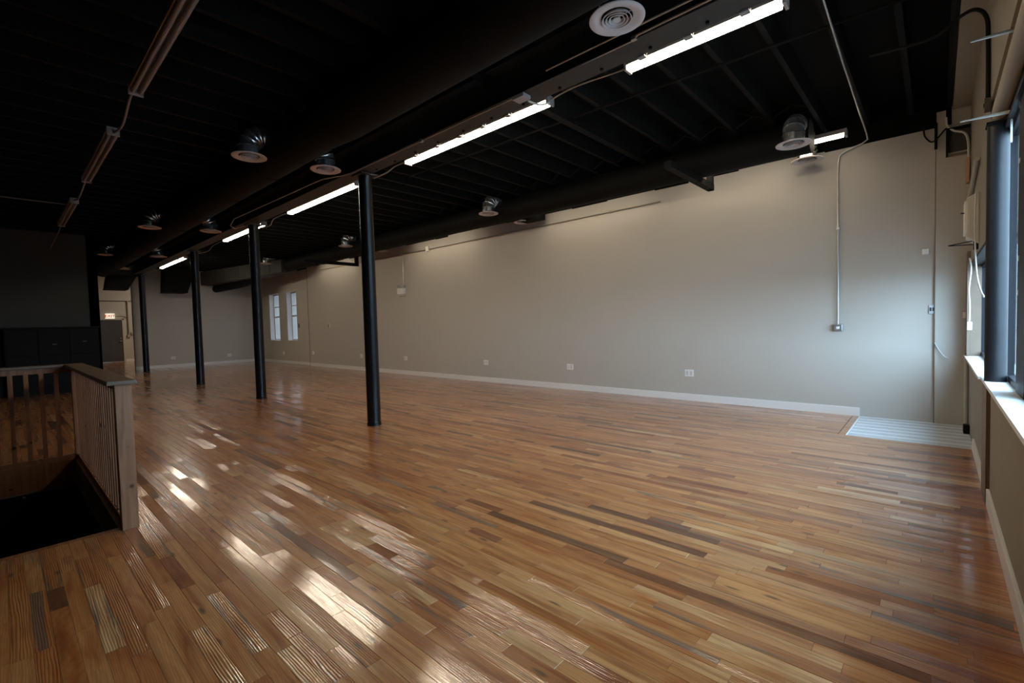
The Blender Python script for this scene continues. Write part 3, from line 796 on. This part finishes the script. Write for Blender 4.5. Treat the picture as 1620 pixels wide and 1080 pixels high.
# outlets on walls
def outlet(loc, lab, rz=0, group='white outlets near the floor'):
    t = thing('wall_outlet', lab, 'outlet', loc, group, rz)
    boxes('plate', [((-.075, -.008, -.058), (.075, 0, .058))], M_plate, t, bevel=.003)
    for s in (-1, 1):
        boxes('receptacle', [((s * .033 - .018, -.011, -.035), (s * .033 + .018, -.008, .035))], M_vent, t, bevel=.002)
    return t
oxs = [(-3.13, 'on the long wall, the one nearest the windows'), (-5.61, 'on the long wall, second from the windows'), (-8.09, 'on the long wall, third from the windows'), (-11.42, 'on the long wall, just below and right of the nearest column'), (-13.89, 'on the long wall, hugging the left edge of the nearest column')]
for x, l in oxs: outlet((x, YN, .475), 'white double outlet ' + l)
outlet((-17.35, YN, .50), 'small white outlet on the long wall right of the dark vertical pipe')
outlet((-20.2, YN + .05, .42), 'small white outlet below the right narrow window')
outlet((XW, 4.69, .38), 'white double outlet on the far end wall, between the last two columns', math.radians(90))
outlet((XW, 6.72, .36), 'white double outlet on the far end wall, between second and third columns', math.radians(90))
o = tag(boxes('wall_switch', [((-18.66, YN + .03, 1.46), (-18.56, YN + .05, 1.62))], M_brown, bevel=.003), 'small brown switch plate right of the narrow windows', 'switch')
hole = thing('wiring_box', 'open wiring hole with dark wires in the long wall', 'wiring box', (-16.0, YN, 1.5))
boxes('box', [((-.05, -.004, -.07), (.05, 0, .07))], M_plate, hole)
tube('wire', [(-.03, -.01, .05), (.0, -.04, .02), (-.02, -.03, -.02)], .008, M_slot, hole, 6, 4)
tube('wire', [(.03, -.01, .03), (.02, -.05, -.03), (.04, -.03, -.07)], .008, M_slot, hole, 6, 4)
struct('trim_9', [((-.024, YN - .030, .0), (-.015, YN, 3.70))], M_brown, 'narrow dark strip drawing the seam and its shadow beside the proud corner panel', 'trim')  # brown strip stands in for the shadow line along the panel edge
# items on the wall near the windows
o = thing('wall_sensor', 'small square white sensor high on the wall left of the corner panel', 'sensor', (-.11, YN, 2.17))
boxes('cover', [((-.032, -.03, -.034), (.032, 0, .034))], M_plate, o, bevel=.005)
boxes('base_plate', [((-.036, -.008, -.038), (.036, 0, .038))], M_frame, o, bevel=.002)
o = thing('wall_switch', 'old metal double switch at the edge of the corner panel', 'switch', (-.04, YN, 1.44))
boxes('plate', [((-.035, -.012, -.055), (.045, 0, .055))], M_galv, o, bevel=.003)
for s in (-1, 1): boxes('rocker', [((.005 - .018 + s * .013, -.017, -.02), (.005 + .0 + s * .013, -.012, .025))], M_slot, o)
conduit('thin loose wire end curling from the wall below the old switch', [(-.015, 7.885, 1.02), (.03, 7.86, .92), (.07, 7.84, .86), (.11, 7.85, .83)], .006, M_galv, 5, 'loose_wire', 'wire')
o = tag(boxes('wall_card', [((.235, 7.865, 1.325), (.30, 7.875, 1.395))], M_plate), 'small plain white card standing out at the corner above the sill', 'card')

# recessed dark box under the ceiling in the corner
rb = thing('wall_recess', 'dark framed opening high in the corner above the panel', 'wall opening', (0, 0, 0))
boxes('back', [((.075, YN - .02, 3.30), (.285, YN - .006, 3.60))], M_dirt, rb)
boxes('frame', [((.07, YN - .10, 3.29), (.09, YN - .01, 3.62))], M_black, rb)
boxes('frame', [((.09, YN - .10, 3.29), (.285, YN - .01, 3.305))], M_brown, rb)
boxes('frame', [((.09, YN - .10, 3.605), (.285, YN - .01, 3.62))], M_black, rb)
conduit('black cable looping under the ceiling left of the dark wall opening', [(-.13, 7.86, 3.72), (-.125, 7.86, 3.60), (-.06, 7.84, 3.50), (.0, 7.84, 3.54), (.06, 7.86, 3.62), (.10, 7.88, 3.64)], .009, M_black, 6, 'loose_cable', 'cable')
conduit('short black rod hanging on the wall under the ceiling', [(-.02, 7.875, 3.73), (-.02, 7.875, 3.41)], .014, M_black, name='hanging_rod', cat='rod')
conduit('pale flexible conduit bending from the ceiling to the window wall corner', [(.07, 7.85, 3.76), (.08, 7.85, 3.66), (.14, 7.84, 3.58), (.23, 7.84, 3.53), (.262, 7.8, 3.42), (.268, 7.75, 3.22)], .012, M_cable, 6, 'flexible_conduit', 'conduit')
conduit('dark bent pipe from the black ceiling down the window wall to a switch box', [(-.45, 5.25, 3.66), (-.05, 5.22, 3.63), (.10, 5.18, 3.70), (.20, 5.12, 3.70), (.262, 5.08, 3.60), (.272, 5.06, 3.40), (.274, 5.05, 2.99)], .014, M_black, 6, 'bent_pipe', 'pipe')
o = thing('switch_box', 'small dark eight-sided metal box on the window wall below the bent pipe', 'junction box', (.29, 5.05, 2.94))
bm = bmesh.new(); add_lathe(bm, [(.0005, 0), (.055, 0), (.055, .035), (.0005, .035)], 8)
bmesh.ops.rotate(bm, verts=bm.verts, matrix=Matrix.Rotation(math.radians(-90), 3, 'Y')); obj('box', bm, M_dirt, o)
boxes('knockout', [((-.040, -.012, -.012), (-.034, .012, .012))], M_black, o)
# beige pipe over the windows, post on the sill
conduit('cream painted round housing running along the top of the windows', [(.334, 1.62, 2.86), (.334, 5.05, 2.86)], .045, M_pipe, name='window_head_pipe', cat='pipe')
o = thing('window_post', 'black painted steel post standing on the window sill', 'post', (.322, 4.90, .885))
bm = bmesh.new(); add_lathe(bm, [(.0005, 0), (.060, 0), (.060, 1.85), (.0005, 1.85)], 28); obj('shaft', bm, M_winpost, o, smooth=.6)
boxes('top_plate', [((-.065, -.07, 1.85), (.07, .07, 1.865))], M_black, o)
def lbracket(x, y, z, L, lab):
    t = thing('shelf_bracket', lab, 'bracket', (x, y, z))
    bm = bmesh.new(); add_prism(bm, [(0, -.016, -.012), (0, .016, -.012), (0, .016, .004), (0, -.016, .004)], [(-L, -.003, -.002), (-L, .003, -.002), (-L, .003, .004), (-L, -.003, .004)])
    obj('arm', bm, M_plastic_clear, t)
    boxes('leg', [((-.004, -.010, -.21), (.006, .010, .004))], M_plastic_clear, t)
lbracket(.365, 4.66, 2.745, .25, 'pointed white metal bracket arm jutting out above the black post')
lbracket(.345, 3.72, 2.90, .215, 'pointed white metal bracket arm at the right edge near the top of the picture')
# fuse box, bracket and cables beyond the post
o = thing('panel_box', 'grey plastic service box on the window wall high beyond the black post', 'electrical box', (.29, 6.35, 2.28))
bm = bmesh.new(); add_prism(bm, [(0, -.15, -.24), (0, .15, -.24), (0, .15, .24), (0, -.15, .24)], [(-.085, -.13, -.17), (-.085, .13, -.17), (-.085, .13, .20), (-.085, -.13, .20)])
obj('case', bm, M_frame, o, bevel=.01)
boxes('cover', [((-.10, -.11, -.14), (-.084, .11, .17))], M_plate, o, bevel=.005)
tube('lever', [(-.09, -.08, .06), (-.125, -.08, .065)], .006, M_black, o, 6)
o = thing('wall_bracket', 'thin black forked bracket sticking out from the window wall over the sill', 'bracket', (.29, 6.3, 2.05))
tube('fork_rod', [(0, 0, .03), (-.21, 0, .0)], .005, M_black, o, 6)
tube('fork_rod', [(0, 0, -.012), (-.21, 0, -.002)], .005, M_black, o, 6)
boxes('mount', [((-.035, -.03, -.06), (0, .03, .05))], M_black, o, bevel=.01)
conduit('long thin white cable hanging in front of the service box', [(.262, 6.15, 2.50), (.258, 6.15, 2.25), (.262, 6.15, 2.0), (.268, 6.15, 1.85), (.275, 6.05, 1.7), (.283, 5.75, 1.58), (.287, 5.45, 1.52)], .006, M_cable, 6, 'hanging_cable', 'cable')
o = conduit('white cable with a white plug hanging in the corner above the sill', [(.262, 7.1, 1.98), (.272, 7.1, 1.85), (.258, 7.1, 1.65), (.265, 7.1, 1.45), (.262, 7.1, 1.28)], .008, M_cable, 6, 'hanging_cable', 'cable')
boxes('plug', [((.245, 7.07, 1.20), (.285, 7.13, 1.29))], M_plate, o, bevel=.008)
conduit('cream vertical pipe in the corner between panel and window wall', [(.262, 7.55, .02), (.262, 7.55, .86)], .02, M_pipe, name='corner_pipe', cat='pipe')
o = tag(boxes('pipe_fitting', [((.235, 7.40, .0), (.288, 7.52, .10))], M_black, bevel=.01), 'dark pipe fitting on the floor at the foot of the corner pipe', 'pipe fitting')
tag(boxes('wood_offcut', [((.250, 7.78, 2.93), (.275, 7.88, 3.22))], mat('raw_wood', (.50, .30, .18), .6)), 'short raw wooden stick fixed upright in the corner below the ceiling', 'wood piece')
conduit('sloping cream pipe behind the black post toward the corner', [(.266, 6.1, 2.80), (.266, 6.9, 2.72), (.262, 7.8, 2.62)], .02, M_pipe, name='corner_pipe', cat='pipe')
struct('trim_8', [((.262, 7.6, .89), (.29, 7.9, 2.1))], M_brown, 'brown upright board in the window corner above the sill', 'trim')

# ------------------------------------------------------------------ back corridor
dr = thing('door_1', 'dark grey metal exit door in the back corridor', 'door'); dr['kind'] = 'structure'
boxes('leaf', [((XR + .01, 3.35, .03), (XR + .05, 4.19, 2.10))], M_door, dr, bevel=.004)
boxes('door_frame', [((XR, 3.27, 0), (XR + .07, 3.345, 2.17)), ((XR, 4.195, 0), (XR + .07, 4.27, 2.17)), ((XR, 3.27, 2.105), (XR + .07, 4.27, 2.17))], M_frame, dr)
boxes('threshold', [((XR, 3.345, 0), (XR + .10, 4.195, .03))], M_galv, dr)
boxes('handle', [((XR + .05, 4.06, 1.02), (XR + .11, 4.15, 1.06)), ((XR + .05, 4.08, 1.16), (XR + .07, 4.13, 1.21))], M_galv, dr)
ex = thing('exit_sign', 'lit white exit sign with red letters above the grey door', 'sign', (XR, 3.745, 2.29))
boxes('panel', [((.0, -.175, -.13), (.05, .175, .13))], M_exit, ex, bevel=.006)
def text_mesh(body, size, m, parent, loc, rot):
    c = bpy.data.curves.new('letters', 'FONT'); c.body = body; c.size = size; c.align_x = 'CENTER'; c.align_y = 'CENTER'; c.extrude = .002; c.offset = .003
    tmp = bpy.data.objects.new('letters', c); COL.objects.link(tmp)
    dg = bpy.context.evaluated_depsgraph_get(); dg.update()
    me = bpy.data.meshes.new_from_object(tmp.evaluated_get(dg)); bpy.data.objects.remove(tmp)
    me.materials.clear(); me.materials.append(m)
    o = bpy.data.objects.new('letters', me); COL.objects.link(o); o.parent = parent; o.location = loc; o.rotation_euler = rot
    return o
text_mesh('EXIT', .19, M_red, ex, (.053, 0, 0), (math.radians(90), 0, math.radians(90)))
conduit('cable from the exit sign to the vertical conduit', [(XR + .03, 3.93, 2.29), (XR + .03, 4.25, 2.30), (XR + .03, 4.40, 2.20)], .012, M_pipe, 4, 'sign_cable', 'cable')
conduit('horizontal conduit high across the back corridor wall', [(XR + .03, 1.0, 3.04), (XR + .03, 7.8, 3.06)], .016, M_dirt)
conduit('vertical conduit beside the grey exit door', [(XR + .04, 4.45, 3.05), (XR + .04, 4.45, 1.35)], .035, M_pipe)
tag(boxes('switch_box', [((XR, 4.38, 1.22), (XR + .07, 4.5, 1.36))], M_pipe, bevel=.005), 'small cream switch box right of the exit door handle', 'switch')
tag(boxes('switch_box', [((XR, 4.53, 1.36), (XR + .07, 4.65, 1.48))], M_pipe, bevel=.005), 'upper right small switch box beside the exit door conduit', 'switch')
tag(boxes('wall_sensor', [((XR, 4.66, 2.22), (XR + .05, 4.76, 2.45))], M_plate, bevel=.005), 'small white box on the corridor wall right of the exit sign', 'sensor')
